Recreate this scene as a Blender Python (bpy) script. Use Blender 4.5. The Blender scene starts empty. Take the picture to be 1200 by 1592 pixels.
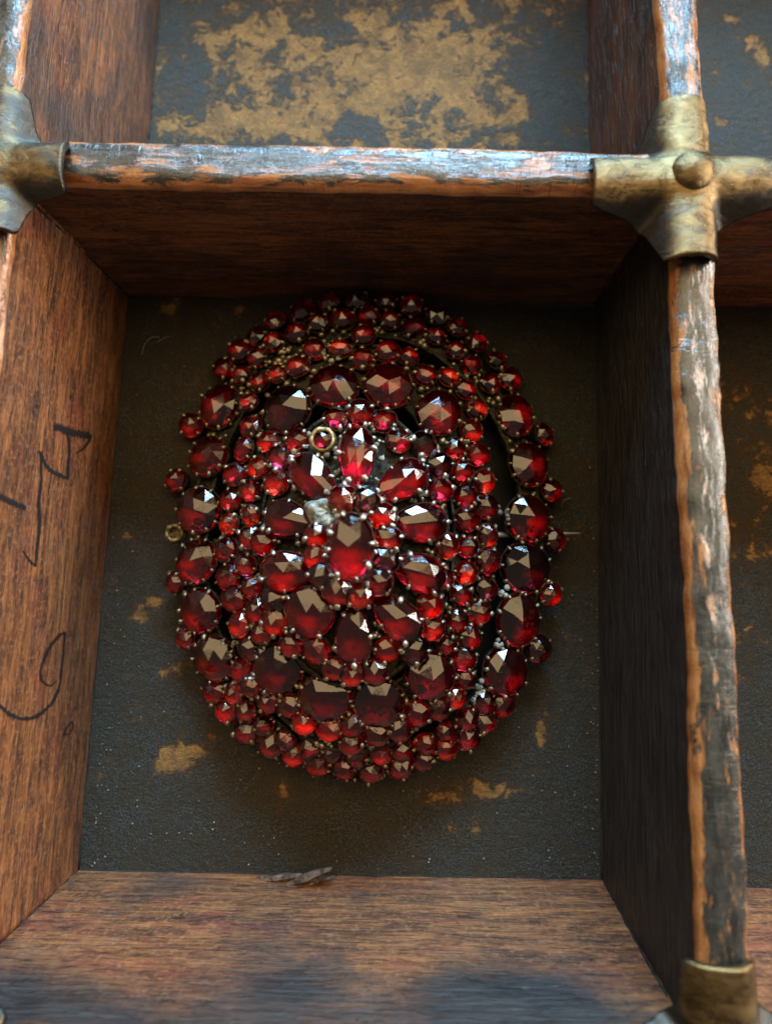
import bpy, bmesh, math, random
import numpy as np
from mathutils import Vector, Matrix, noise
random.seed(7)
S = bpy.context.scene
COL = S.collection
R = math.radians

# ------------------------------------------------------------------ camera
FPX = 840.653
CAM = np.array([3.3309, -3.2434, 6.1003])
AX, AY, AZ = 0.1191, 0.0206, 0.0248
def rotm(a, b, c):
    cx, sx, cy, sy, cz, sz = math.cos(a), math.sin(a), math.cos(b), math.sin(b), math.cos(c), math.sin(c)
    return (np.array([[cz, -sz, 0], [sz, cz, 0], [0, 0, 1]]) @ np.array([[cy, 0, sy], [0, 1, 0], [-sy, 0, cy]])
            @ np.array([[1, 0, 0], [0, cx, -sx], [0, sx, cx]]))
RM = rotm(AX, AY, AZ)
cam = bpy.data.cameras.new('camera')
camo = bpy.data.objects.new('camera', cam)
COL.objects.link(camo)
M = Matrix([list(RM[i]) + [CAM[i]] for i in range(3)] + [[0, 0, 0, 1]])
camo.matrix_world = M
cam.sensor_fit = 'VERTICAL'; cam.sensor_height = 24; cam.sensor_width = 24
cam.lens = 24 * FPX / 1592
cam.clip_start = 0.05; cam.clip_end = 500
cam.dof.use_dof = True; cam.dof.focus_distance = 5.2; cam.dof.aperture_fstop = 0.13
S.camera = camo

# ------------------------------------------------------------------ world, lamps, exposure
w = bpy.data.worlds.new('World'); S.world = w; w.use_nodes = True
bg = w.node_tree.nodes['Background']
bg.inputs['Color'].default_value = (0.60, 0.50, 0.42, 1)
bg.inputs['Strength'].default_value = 0.23
def area(name, az, el, dist, sx, sy, power, color, target=(2.9, -3.0, 0.8)):
    """az measured from +y towards +x, both in degrees"""
    l = bpy.data.lights.new(name, 'AREA'); l.shape = 'RECTANGLE'; l.size = sx; l.size_y = sy
    l.energy = power; l.color = color
    o = bpy.data.objects.new(name, l); COL.objects.link(o)
    d = Vector((math.sin(R(az)) * math.cos(R(el)), math.cos(R(az)) * math.cos(R(el)), math.sin(R(el))))
    o.location = Vector(target) + d * dist
    o.rotation_euler = d.to_track_quat('Z', 'Y').to_euler()
    return o
area('window_light', 8, 26, 30, 18, 8, 21000, (0.40, 0.71, 1.0))
area('window_light_side', 74, 15.5, 30, 20, 4, 9500, (1.0, 0.90, 0.78))
area('ceiling_bounce', 5, 64, 24, 44, 15, 5200, (1.0, 0.72, 0.36))
S.view_settings.view_transform = 'Standard'; S.view_settings.look = 'None'
S.view_settings.gamma = 1; S.view_settings.exposure = 0.12
S.render.engine = 'CYCLES'
S.cycles.max_bounces = 14; S.cycles.transmission_bounces = 10; S.cycles.glossy_bounces = 6
S.cycles.caustics_refractive = True; S.cycles.caustics_reflective = True
S.cycles.sample_clamp_indirect = 6

# ------------------------------------------------------------------ pixel -> place on a plane of the real scene
def ray(x, y):
    d = RM @ np.array([(x - 600) / FPX, -(y - 796) / FPX, -1.0]); return d
def px(x, y, z=0.0):
    d = ray(x, y); t = (z - CAM[2]) / d[2]; p = CAM + t * d
    return Vector((p[0], p[1], z))
def px_plane(x, y, p0, n):
    d = Vector(ray(x, y)); c = Vector(CAM); t = (p0 - c).dot(n) / d.dot(n)
    return c + d * t
W, H, HT = 5.5, 6.3756, 1.9286

# ------------------------------------------------------------------ object helpers
def link(name, me, mat=None, parent=None):
    o = bpy.data.objects.new(name, me); COL.objects.link(o)
    if mat and not me.materials: me.materials.append(mat)
    if parent: o.parent = parent
    return o
def mesh(name, vs, fs, smooth=False, attrs=None):
    me = bpy.data.meshes.new(name); me.from_pydata([tuple(v) for v in vs], [], fs); me.update()
    if smooth: me.polygons.foreach_set('use_smooth', [True] * len(me.polygons))
    for k, (ty, arr) in (attrs or {}).items():
        a = me.attributes.new(k, ty, 'POINT')
        if ty == 'FLOAT': a.data.foreach_set('value', np.asarray(arr, 'f'))
        else: a.data.foreach_set('vector', np.asarray(arr, 'f').ravel())
    return me
class MB:
    def __init__(s): s.v = []; s.f = []
    def add(s, vs, fs):
        n = len(s.v); s.v += vs; s.f += [tuple(i + n for i in f) for f in fs]
_ico = {}
def ico(k):
    if k not in _ico:
        b = bmesh.new(); bmesh.ops.create_icosphere(b, subdivisions=k, radius=1)
        _ico[k] = ([v.co.copy() for v in b.verts], [tuple(v.index for v in f.verts) for f in b.faces]); b.free()
    return _ico[k]
def tube(mb, pts, r, n=6, closed=False):
    m = len(pts); vs = []
    for i, p in enumerate(pts):
        a = pts[(i - 1) % m] if (closed or i > 0) else pts[i]; b = pts[(i + 1) % m] if (closed or i < m - 1) else pts[i]
        t = (b - a).normalized(); u = t.cross(Vector((0.1, 0.2, 1))).normalized(); q = t.cross(u)
        rr = r[i] if isinstance(r, (list, tuple)) else r
        for k in range(n):
            g = 2 * math.pi * k / n; vs.append(p + (u * math.cos(g) + q * math.sin(g)) * rr)
    fs = []
    for i in range(m if closed else m - 1):
        j = (i + 1) % m
        for k in range(n): fs.append((i * n + k, i * n + (k + 1) % n, j * n + (k + 1) % n, j * n + k))
    if not closed: fs.append(tuple(range(n))[::-1]); fs.append(tuple((m - 1) * n + k for k in range(n)))
    mb.add(vs, fs)

# ------------------------------------------------------------------ materials
class NT:
    def __init__(s, name):
        s.m = bpy.data.materials.new(name); s.m.use_nodes = True; s.t = s.m.node_tree; s.n = s.t.nodes
        s.b = s.n['Principled BSDF']; s.out = s.n['Material Output']
    def lk(s, a, b): s.t.links.new(a, b)
    def sock(s, x, i):
        if isinstance(x, (int, float)): i.default_value = x
        elif isinstance(x, tuple): i.default_value = x if len(x) == len(i.default_value) else x + (1,)
        else: s.lk(x, i)
    def math(s, op, a, b=None, c=None, clamp=False):
        n = s.n.new('ShaderNodeMath'); n.operation = op; n.use_clamp = clamp
        s.sock(a, n.inputs[0])
        if b is not None: s.sock(b, n.inputs[1])
        if c is not None: s.sock(c, n.inputs[2])
        return n.outputs[0]
    def attr(s, name, out='Fac'):
        n = s.n.new('ShaderNodeAttribute'); n.attribute_name = name; return n.outputs[out]
    def noise(s, vec, scale, detail=4, rough=0.55, dist=0.0, out='Fac'):
        n = s.n.new('ShaderNodeTexNoise'); s.lk(vec, n.inputs['Vector'])
        n.inputs['Scale'].default_value = scale; n.inputs['Detail'].default_value = detail
        n.inputs['Roughness'].default_value = rough; n.inputs['Distortion'].default_value = dist
        return n.outputs[out]
    def vor(s, vec, scale, feature='F1', out='Distance'):
        n = s.n.new('ShaderNodeTexVoronoi'); n.feature = feature; s.lk(vec, n.inputs['Vector']); n.inputs['Scale'].default_value = scale
        return n.outputs[out]
    def map(s, vec, scale=(1, 1, 1), loc=(0, 0, 0)):
        n = s.n.new('ShaderNodeMapping'); s.lk(vec, n.inputs[0]); n.inputs['Scale'].default_value = scale; n.inputs['Location'].default_value = loc
        return n.outputs[0]
    def pos(s): return s.n.new('ShaderNodeNewGeometry').outputs['Position']
    def step(s, x, lo, hi, a=0.0, b=1.0):
        n = s.n.new('ShaderNodeMapRange'); n.interpolation_type = 'SMOOTHSTEP'; s.sock(x, n.inputs[0])
        for k, v in zip((1, 2, 3, 4), (lo, hi, a, b)): s.sock(v, n.inputs[k])
        return n.outputs[0]
    def mix(s, f, a, b, mode='MIX'):
        n = s.n.new('ShaderNodeMix'); n.data_type = 'RGBA'; n.blend_type = mode
        s.sock(f, n.inputs[0]); s.sock(a, n.inputs[6]); s.sock(b, n.inputs[7]); return n.outputs[2]
    def bump(s, h, strength=0.5, dist=0.02, nrm=None):
        n = s.n.new('ShaderNodeBump'); s.sock(h, n.inputs['Height']); n.inputs['Strength'].default_value = strength
        n.inputs['Distance'].default_value = dist
        if nrm is not None: s.lk(nrm, n.inputs['Normal'])
        return n.outputs[0]

def wood_material():
    t = NT('old_stained_wood')
    g = t.attr('grain', 'Vector')            # (along the board, across its surface, board number)
    top = t.attr('top'); edge = t.attr('edge'); stain = t.attr('stain')
    n1 = t.noise(t.map(g, (0.45, 6, 1)), 1.6, 8, 0.65, 0.6)
    n2 = t.noise(t.map(g, (1.0, 14, 1)), 1.8, 6, 0.7, 0.5)
    n3 = t.noise(t.map(g, (4, 26, 1)), 1.3, 3, 0.7)
    blot = t.noise(g, 1.1, 7, 0.62, 0.5)
    fine = t.noise(g, 22, 6, 0.75)
    mott = t.noise(t.map(g, (0.9, 5, 1), (1, 4, 0)), 2.2, 8, 0.72, 0.9)
    grain = t.math('ADD', t.math('MULTIPLY', n1, 0.62), t.math('MULTIPLY', n2, 0.38))
    # brown wood
    c = t.mix(t.step(grain, 0.34, 0.66), (0.075, 0.024, 0.010, 1), (0.42, 0.155, 0.046, 1))
    red = t.step(t.noise(t.map(g, (0.8, 2.2, 1), (3, 1, 0)), 1.5, 5, 0.6), 0.48, 0.7)
    c = t.mix(t.math('MULTIPLY', red, 0.8), c, (0.22, 0.052, 0.026, 1))
    c = t.mix(t.step(mott, 0.42, 0.66, 0.0, 0.85), c, (0.045, 0.018, 0.012, 1))
    c = t.mix(t.step(fine, 0.48, 0.66, 0.0, 0.45), c, (0.5, 0.23, 0.09, 1))
    pores = t.step(t.noise(t.map(g, (2.4, 20, 1), (7, 0, 0)), 1.6, 4, 0.75), 0.56, 0.63)
    c = t.mix(t.math('MULTIPLY', pores, 0.5), c, (0.025, 0.012, 0.008, 1))
    c = t.mix(t.step(t.noise(t.map(g, (1, 1.6, 1), (5, 5, 0)), 2.0, 8, 0.7, 0.6), 0.54, 0.72, 0.0, 0.32), c, (0.26, 0.15, 0.10, 1))
    # dark stain, driven by the board's own stain map broken up by noise
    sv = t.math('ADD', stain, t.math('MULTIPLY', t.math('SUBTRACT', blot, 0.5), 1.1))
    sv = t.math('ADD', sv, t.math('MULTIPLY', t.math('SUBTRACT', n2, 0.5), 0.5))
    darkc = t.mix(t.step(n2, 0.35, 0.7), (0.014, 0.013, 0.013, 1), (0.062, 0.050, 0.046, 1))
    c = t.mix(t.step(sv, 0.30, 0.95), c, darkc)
    # top: black lacquer, cracked, worn through to orange wood along the edges
    lac = t.mix(t.step(t.noise(t.map(g, (1, 3, 1)), 3, 6, 0.7), 0.35, 0.65), (0.018, 0.018, 0.016, 1), (0.065, 0.060, 0.047, 1))
    wornc = t.mix(t.step(n2, 0.3, 0.7), (0.20, 0.055, 0.016, 1), (0.60, 0.25, 0.075, 1))
    wv = t.math('ADD', t.math('SUBTRACT', t.math('MULTIPLY', edge, 0.75), 0.02), t.math('MULTIPLY', t.math('SUBTRACT', t.noise(t.map(g, (1.1, 4.5, 1), (0, 5, 0)), 2.2, 9, 0.72, 0.5), 0.5), 3.4))
    wv = t.math('ADD', wv, t.math('MULTIPLY', stain, top))
    worn = t.step(wv, 0.22, 0.44)
    tc = t.mix(worn, lac, wornc)
    cr = t.noise(t.map(g, (5, 0.5, 1), (0, 2, 0)), 1.6, 4, 0.6, 0.7)
    crack = t.math('MULTIPLY', t.step(t.math('ABSOLUTE', t.math('SUBTRACT', cr, 0.5)), 0.0, 0.012, 1, 0), t.step(blot, 0.5, 0.6))
    tc = t.mix(t.math('MULTIPLY', crack, 0.8), tc, (0.01, 0.008, 0.007, 1))
    c = t.mix(top, c, tc)
    # pale scuffs and dust specks
    speck = t.step(t.vor(g, 9), 0.05, 0.02)
    sc = t.math('MULTIPLY', t.step(t.noise(t.map(g, (0.9, 12, 1), (2, 9, 0)), 3, 3, 0.8, 1.5), 0.60, 0.70), t.step(blot, 0.52, 0.62))
    c = t.mix(t.math('MULTIPLY', t.math('MAXIMUM', speck, sc), t.step(top, 0, 1, 0.45, 0.12)), c, (0.38, 0.32, 0.25, 1))
    t.lk(c, t.b.inputs['Base Color'])
    ro = t.mix(top, t.step(grain, 0.3, 0.7, 0.42, 0.62), t.step(fine, 0.3, 0.7, 0.13, 0.36))
    t.lk(ro, t.b.inputs['Roughness'])
    t.lk(t.math('MULTIPLY', top, 0.8), t.b.inputs['Coat Weight']); t.lk(t.step(fine, 0.3, 0.7, 0.14, 0.42), t.b.inputs['Coat Roughness'])
    h = t.math('ADD', t.math('MULTIPLY', n2, 0.5), t.math('MULTIPLY', n3, 0.35))
    h = t.math('ADD', h, t.math('MULTIPLY', fine, 0.3))
    h = t.math('SUBTRACT', h, t.math('MULTIPLY', pores, 0.35))
    h = t.math('SUBTRACT', h, t.math('MULTIPLY', t.math('MULTIPLY', worn, top), 0.55))
    h = t.math('SUBTRACT', h, t.math('MULTIPLY', t.math('MULTIPLY', crack, top), 0.8))
    bn = t.bump(h, 0.85, 0.035); t.lk(t.step(top, 0, 1, 0.85, 0.32), bn.node.inputs['Strength']); t.lk(bn, t.b.inputs['Normal']); t.lk(bn, t.b.inputs['Coat Normal'])
    return t.m

def paper_material():
    t = NT('worn_black_paper')
    p = t.pos(); wear = t.attr('wear')
    a = t.noise(p, 2.5, 9, 0.68, 0.5); b = t.noise(p, 9, 6, 0.65, 0.8)
    v = t.math('ADD', wear, t.math('MULTIPLY', t.math('SUBTRACT', a, 0.5), 2.1))
    v = t.math('ADD', v, t.math('MULTIPLY', t.math('SUBTRACT', b, 0.5), 1.1))
    v = t.math('ADD', v, t.math('MULTIPLY', t.math('SUBTRACT', t.noise(t.map(p, (1, 2.5, 1)), 24, 4, 0.8, 1.5), 0.5), 0.55))
    m = t.step(v, 0.20, 0.44)
    half = t.step(v, 0.0, 0.3)
    fib = t.noise(t.map(p, (1, 3.5, 1)), 26, 4, 0.75, 1.2)
    tan = t.mix(t.step(fib, 0.35, 0.65), (0.22, 0.10, 0.025, 1), (0.52, 0.28, 0.075, 1))
    grit = t.noise(p, 55, 3, 0.8)
    blk = t.mix(t.step(grit, 0.46, 0.66), (0.011, 0.011, 0.008, 1), (0.125, 0.120, 0.092, 1))
    mo = t.noise(p, 3.3, 7, 0.7, 0.6)
    blk = t.mix(t.step(mo, 0.38, 0.62, 0.0, 0.75), blk, (0.045, 0.031, 0.011, 1))
    blk = t.mix(t.step(mo, 0.5, 0.3, 0.0, 0.4), blk, (0.055, 0.055, 0.045, 1))
    scr = t.noise(t.map(p, (9, 1.0, 1)), 4, 4, 0.8, 2.0)
    blk = t.mix(t.step(scr, 0.66, 0.74, 0, 0.3), blk, (0.16, 0.14, 0.10, 1))
    blk = t.mix(t.math('MULTIPLY', half, 0.45), blk, (0.10, 0.062, 0.028, 1))
    c = t.mix(t.math('MULTIPLY', m, t.step(mo, 0.62, 0.40, 0.45, 1.0)), blk, tan)
    sp = t.step(t.vor(p, 13), 0.09, 0.04)
    c = t.mix(t.math('MULTIPLY', sp, 0.5), c, (0.34, 0.34, 0.31, 1))
    t.lk(c, t.b.inputs['Base Color'])
    t.lk(t.mix(m, (0.5, 0.5, 0.5, 1), (0.8, 0.8, 0.8, 1)), t.b.inputs['Roughness'])
    h = t.math('ADD', t.math('MULTIPLY', grit, 0.6), t.math('MULTIPLY', t.noise(p, 14, 5, 0.6), 0.6))
    h = t.math('SUBTRACT', h, t.math('MULTIPLY', m, 0.5))
    t.lk(t.bump(h, 1.0, 0.045), t.b.inputs['Normal'])
    return t.m

def brass_material():
    t = NT('aged_brass')
    p = t.pos(); low = t.attr('low')
    n = t.noise(p, 2.6, 8, 0.7, 0.6); n2 = t.noise(t.map(p, (1, 1.6, 1)), 5, 8, 0.72, 0.8)
    dirt = t.step(t.math('ADD', t.math('MULTIPLY', low, 1.0), t.math('MULTIPLY', t.math('SUBTRACT', n, 0.5), 2.8)), 0.02, 0.60)
    c = t.mix(t.step(n2, 0.3, 0.7), (0.09, 0.060, 0.028, 1), (0.30, 0.205, 0.09, 1))
    c = t.mix(dirt, c, (0.075, 0.068, 0.058, 1))
    t.lk(c, t.b.inputs['Base Color'])
    t.lk(t.step(dirt, 0, 1, 0.95, 0.85), t.b.inputs['Metallic'])
    t.lk(t.step(n2, 0.3, 0.75, 0.22, 0.42), t.b.inputs['Roughness'])
    sc = t.noise(t.map(p, (2, 16, 4)), 4, 4, 0.8, 1.0)
    t.lk(t.bump(t.math('ADD', t.math('ADD', n2, t.math('MULTIPLY', sc, 0.4)), t.math('MULTIPLY', n, 0.6)), 0.45, 0.03), t.b.inputs['Normal'])
    return t.m

def simple(name, col, rough, metal=0.0, var=None, bscale=12, bst=0.5, bd=0.015):
    t = NT(name); p = t.pos(); n = t.noise(p, bscale, 6, 0.65)
    t.lk(t.mix(t.step(n, 0.35, 0.65), col, var or col), t.b.inputs['Base Color'])
    t.b.inputs['Roughness'].default_value = rough; t.b.inputs['Metallic'].default_value = metal
    t.lk(t.bump(n, bst, bd), t.b.inputs['Normal'])
    return t.m

def garnet_material():
    t = NT('garnet')
    oi = t.n.new('ShaderNodeObjectInfo')
    t.b.inputs['IOR'].default_value = 1.78
    t.b.inputs['Transmission Weight'].default_value = 1.0
    tc = t.n.new('ShaderNodeTexCoord').outputs['Object']
    n = t.noise(tc, 6, 4, 0.7)
    cl = t.noise(tc, 1.7, 5, 0.7, 1.0)
    t.lk(t.mix(t.step(cl, 0.40, 0.66), oi.outputs['Color'], (0.62, 0.50, 0.52, 1), 'MULTIPLY'), t.b.inputs['Base Color'])
    t.lk(t.step(n, 0.45, 0.75, 0.015, 0.12), t.b.inputs['Roughness'])
    t.lk(t.bump(n, 0.12, 0.01), t.b.inputs['Normal'])
    return t.m

WOOD = wood_material(); PAPER = paper_material(); BRASS = brass_material(); GARNET = garnet_material()
GILT = simple('dark_gilt_metal', (0.006, 0.005, 0.004, 1), 0.5, 0.5, (0.060, 0.048, 0.024, 1), 16, 1.0, 0.03)
CLAW = simple('claw_metal', (0.16, 0.13, 0.07, 1), 0.42, 0.8, (0.52, 0.45, 0.31, 1), 9, 0.4, 0.01)
FOIL = simple('setting_foil', (0.95, 0.50, 0.45, 1), 0.35, 1.0, (0.42, 0.17, 0.15, 1), 5, 0.6, 0.02)
CRUST = simple('grey_corrosion', (0.10, 0.10, 0.075, 1), 0.5, 0.1, (0.50, 0.51, 0.44, 1), 14, 1.0, 0.04)
SILVER = simple('worn_silver_claw', (0.42, 0.38, 0.30, 1), 0.38, 0.85, (0.75, 0.72, 0.64, 1), 9, 0.6, 0.015)
BEZEL = simple('bare_gilt_bezel', (0.30, 0.22, 0.10, 1), 0.4, 0.8, (0.55, 0.43, 0.22, 1), 20, 0.6, 0.02)
INK = simple('black_ink', (0.012, 0.012, 0.014, 1), 0.55, 0.0, (0.03, 0.03, 0.034, 1), 20, 0.6, 0.01)
SPLINT = simple('raw_splinter_wood', (0.05, 0.03, 0.02, 1), 0.7, 0.0, (0.22, 0.155, 0.11, 1), 10, 1.0, 0.03)
BOARD = simple('plain_wood_underside', (0.16, 0.09, 0.045, 1), 0.7, 0.0, (0.24, 0.14, 0.07, 1), 5)

# ink breaks up over the grain
_t = NT('ink_on_wood'); _p = _t.pos()
_t.b.inputs['Base Color'].default_value = (0.016, 0.016, 0.019, 1); _t.b.inputs['Roughness'].default_value = 0.5
_n = _t.noise(_t.map(_p, (9, 1.5, 9)), 6, 5, 0.8)
_t.lk(_t.step(_t.math('ADD', _n, _t.math('MULTIPLY', _t.attr('core'), 0.33)), 0.47, 0.80), _t.b.inputs['Alpha'])
INK = _t.m

# ------------------------------------------------------------------ the tray
tray = bpy.data.objects.new('wooden_tray', None); COL.objects.link(tray)
tray['label'] = 'old wooden compartment tray with black paper lining and brass clips over its dividers'
tray['category'] = 'tray'

def gauss(blobs, x, y):
    s = 0.0
    for bx, by, rx, ry, a in blobs:
        q = ((x - bx) / rx) ** 2 + ((y - by) / ry) ** 2
        if q < 9: s += a * math.exp(-q)
    return s
def world_blobs(lst, z=0.0):
    out = []
    for x, y, rx, ry, a in lst:
        p = px(x, y, z); out.append((p.x, p.y, rx / 138.0, ry / 138.0, a))
    return out
def lining(x0, x1, y0, y1, base, blobs, label=None, step=0.05):
    nx = int((x1 - x0) / step); ny = int((y1 - y0) / step)
    bl = world_blobs(blobs); vs = []; we = []
    for j in range(ny + 1):
        for i in range(nx + 1):
            x = x0 + (x1 - x0) * i / nx; y = y0 + (y1 - y0) * j / ny
            vs.append((x, y, 0.012 * noise.noise(Vector((x * 1.3, y * 1.3, 0))) + 0.004 * noise.noise(Vector((x * 6, y * 6, 3)))))
            we.append(base + gauss(bl, x, y))
    fs = [(j * (nx + 1) + i, j * (nx + 1) + i + 1, (j + 1) * (nx + 1) + i + 1, (j + 1) * (nx + 1) + i) for j in range(ny) for i in range(nx)]
    o = link('lining_paper', mesh('lining_paper', vs, fs, True, {'wear': ('FLOAT', we)}), PAPER, tray)
    if label: o['label'] = label
    return o
T2 = 0.2
lining(0.02 - T2, W + T2, -H - T2, 0.0 + T2, -0.09, [
    (268, 1188, 34, 22, 0.90), (300, 1165, 22, 14, 0.51), (335, 1145, 18, 10, 0.51), (215, 960, 22, 14, 0.65), (235, 935, 20, 10, 0.58),
    (258, 480, 16, 16, 0.65), (375, 480, 10, 10, 0.43), (195, 833, 12, 12, 0.58), (440, 1232, 12, 16, 0.65), (370, 1270, 8, 14, 0.61), (180, 908, 10, 16, 0.43),
    (262, 1045, 26, 12, 0.51), (700, 1235, 50, 22, 0.61), (840, 1140, 10, 30, 0.58), (700, 1285, 10, 16, 0.58), (740, 1283, 8, 16, 0.58), (575, 1298, 14, 8, 0.43), (780, 1225, 26, 14, 0.58),
    (260, 1250, 120, 60, -0.1), (500, 1330, 400, 60, -0.15), (870, 1250, 60, 120, -0.15)], 'black lining paper under the brooch with few small tan scuffs')
lining(0.1 - T2, W + T2, 0.2, H + 0.2, 0.16, [
    (400, 60, 110, 70, 0.36), (590, 100, 130, 120, 0.42), (440, 180, 150, 40, 0.36), (700, 130, 90, 90, 0.3), (330, 200, 80, 26, 0.3), (690, 20, 60, 30, 0.22), (800, 60, 80, 60, 0.16), (760, 190, 60, 40, 0.25),
    (520, 45, 40, 40, -0.35), (640, 25, 40, 30, -0.3), (860, 130, 40, 90, -0.3), (270, 60, 30, 60, -0.15), (560, 195, 60, 24, -0.25), (720, 200, 40, 14, -0.15)], 'upper lining paper worn through to large tan patches')
lining(W + 0.15, 2 * W, -H - T2, 0.2, 0.02, [(1160, 620, 50, 40, 0.37), (1190, 730, 30, 60, 0.42), (1160, 960, 40, 40, 0.20), (1180, 860, 40, 20, 0.34), (1180, 520, 50, 20, -0.15), (1180, 1200, 60, 140, -0.2)])
lining(W + 0.15, 2 * W, 0.2, H + 0.2, 0.0, [(1170, 65, 22, 18, 0.68), (1130, 30, 20, 10, 0.51), (1185, 90, 14, 16, 0.51), (1120, 190, 14, 10, 0.34)])
lining(-W, 0.1, -H - T2, 0.2, -0.1, [], step=0.2)
lining(-W, 0.1, 0.2, H + 0.2, -0.1, [], step=0.2)
lining(-W, 2 * W, -2 * H, -H - 0.1, -0.1, [], step=0.2)
b = bmesh.new(); bmesh.ops.create_cube(b, size=1)
bmesh.ops.scale(b, vec=(3 * W + 0.8, 3 * H + 0.8, 0.3), verts=b.verts); bmesh.ops.translate(b, vec=(W / 2 , -H / 2, -0.19), verts=b.verts)
bmesh.ops.bevel(b, geom=b.edges[:], offset=0.04, segments=2, affect='EDGES')
me = bpy.data.meshes.new('base_board'); b.to_mesh(me); b.free(); link('base_board', me, BOARD, tray)

def lerp_poly(pts, axis, s):
    """point of a polyline of Vectors at coordinate s of the given axis, extrapolated"""
    q = sorted(pts, key=lambda p: p[axis])
    k = 0
    while k < len(q) - 2 and s > q[k + 1][axis]: k += 1
    a, c = q[k], q[k + 1]; f = (s - a[axis]) / (c[axis] - a[axis])
    return a.lerp(c, f)
_bn = [0]
def divider(axis, s0, s1, lo_a, hi_a, hi_b, lo_b, base_stain=0.1, blobs=(), side_stain=(0, 0), wob=0.012, seg=None, rnd=0.085, wear=0.0, label=None):
    """a board running along `axis`; a and b are its two faces, lo the foot and hi the top edge of each"""
    _bn[0] += 1; num = _bn[0] * 7.3
    n = seg or 150
    NS, NTP = 26, 12
    vs = []; gr = []; tp = []; ed = []; st = []
    oth = 1 - axis
    for i in range(n + 1):
        s = s0 + (s1 - s0) * i / n
        A0, A1, B1, B0 = (lerp_poly(p, axis, s) for p in (lo_a, hi_a, hi_b, lo_b))
        a0, a1, b1, b0 = A0[oth], A1[oth], B1[oth], B0[oth]
        wa = 0.8 * wob * (noise.noise(Vector((s * 1.7, num, 0))) + noise.noise(Vector((s * 6, num, 5))))
        wb = 0.8 * wob * (noise.noise(Vector((s * 1.7, num, 9))) + noise.noise(Vector((s * 6, num, 2))))
        A, B = a1, b1; a1 += wa; b1 += wb
        chip_a = max(0, noise.noise(Vector((s * 3.1, num, 40))) - 0.30) * 0.06
        chip_b = max(0, noise.noise(Vector((s * 3.1, num, 50))) - 0.30) * 0.06
        prof = []
        sg = 1 if b1 > a1 else -1
        for k in range(NS - 1):
            f = k / (NS - 1); f = 1 - (1 - f) ** 1.4
            z = f * (HT - rnd - chip_a) - 0.02 * (k == 0)
            c = a0 + (A - a0) * f + wa * f ** 9
            c += 0.022 * noise.noise(Vector((s * 0.9, z * 1.4, num))) * (0.3 + f)
            prof.append((c, z, 0, max(0, 1 - (HT - rnd - z) / 0.09), z, f))
        for k in range(NTP + 1):
            f = k / NTP; ww = abs(b1 - a1)
            c = a1 + (b1 - a1) * f
            e = min(f, 1 - f) * ww; z = HT
            if e < rnd * 1.6: z -= rnd * (1 - math.sqrt(max(0, 1 - ((rnd * 1.6 - e) / (rnd * 1.6)) ** 2)))
            z -= (chip_a * max(0, 1 - f * 3.2) + chip_b * max(0, 1 - (1 - f) * 3.2))
            z += 0.010 * noise.noise(Vector((s * 5, c * 6, num)))
            prof.append((c, z, 1, 1 - min(1, min(f, 1 - f) / 0.20), HT + f * ww, f))
        for k in range(1, NS):
            f = 1 - k / (NS - 1); f = 1 - (1 - f) ** 1.4
            z = f * (HT - rnd - chip_b) - 0.02 * (k == NS - 1)
            c = b0 + (B - b0) * f + wb * f ** 9
            c += 0.022 * noise.noise(Vector((s * 0.9, z * 1.4, num + 70))) * (0.3 + f)
            prof.append((c, z, 0, max(0, 1 - (HT - rnd - z) / 0.09), 2 * HT + 0.4 + (HT - z), f))
        m = len(prof)
        for k, (c, z, t, e, g, f) in enumerate(prof):
            v = [0, 0, z]; v[axis] = s; v[oth] = c; vs.append(v)
            gr.append((s, g, num)); tp.append(t); ed.append(e)
            side = 1 if k >= NS + NTP else 0
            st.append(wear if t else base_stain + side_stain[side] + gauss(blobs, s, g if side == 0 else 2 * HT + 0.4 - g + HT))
    fs = []
    for i in range(n):
        for k in range(m - 1):
            q = (i * m + k, i * m + k + 1, (i + 1) * m + k + 1, (i + 1) * m + k); fs.append(q)
    fs.append(tuple(range(m))); fs.append(tuple(n * m + k for k in range(m))[::-1])
    me = mesh('divider', vs, fs, True, {'grain': ('FLOAT_VECTOR', gr), 'top': ('FLOAT', tp), 'edge': ('FLOAT', ed), 'stain': ('FLOAT', st)})
    bb = bmesh.new(); bb.from_mesh(me); bmesh.ops.recalc_face_normals(bb, faces=bb.faces); bb.to_mesh(me); bb.free()
    o = link('divider', me, WOOD, tray)
    if label: o['label'] = label
    return o
V = Vector
P0 = lambda *l: [px(x, y, 0) for x, y in l]
PH = lambda *l: [V((px(x, y, HT - 0.05).x, px(x, y, HT - 0.05).y, HT)) for x, y in l]
TH = 0.45
off = lambda pts, dx, dy: [p + V((dx, dy, 0)) for p in pts]
# vertical dividers (axis 1): face a looks left (-x), face b looks right
vr_lo = P0((925, 470), (935, 1367))
vr = divider(1, -H - 0.1, -0.05, vr_lo, PH((1043, 412), (1047, 560), (1055, 700), (1066, 900), (1075, 1150), (1083, 1490)),
        PH((1112, 412), (1118, 560), (1128, 700), (1140, 900), (1150, 1100), (1160, 1300), (1167, 1490)), off(vr_lo, 0.5, 0),
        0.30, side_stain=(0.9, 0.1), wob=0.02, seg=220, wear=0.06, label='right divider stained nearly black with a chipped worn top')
vru_lo = P0((917, 230), (912, 0))
divider(1, 0.15, H + 0.2, vru_lo, PH((1018, 0), (1027, 130)), PH((1085, 0), (1092, 130)), off(vru_lo, 0.45, 0), 0.35, side_stain=(0.35, 0.1), wob=0.02, wear=0.16)
vl_lo = P0((200, 460), (122, 1353))
vl_hi = [px(28, 300, HT), px(-14, 330, HT) + V((0, -H * 0.9, 0))]
vl_hi = [V((vl_lo[0].x - 0.02, 0, HT)), V((vl_lo[1].x - 0.12, -H, HT))]
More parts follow.
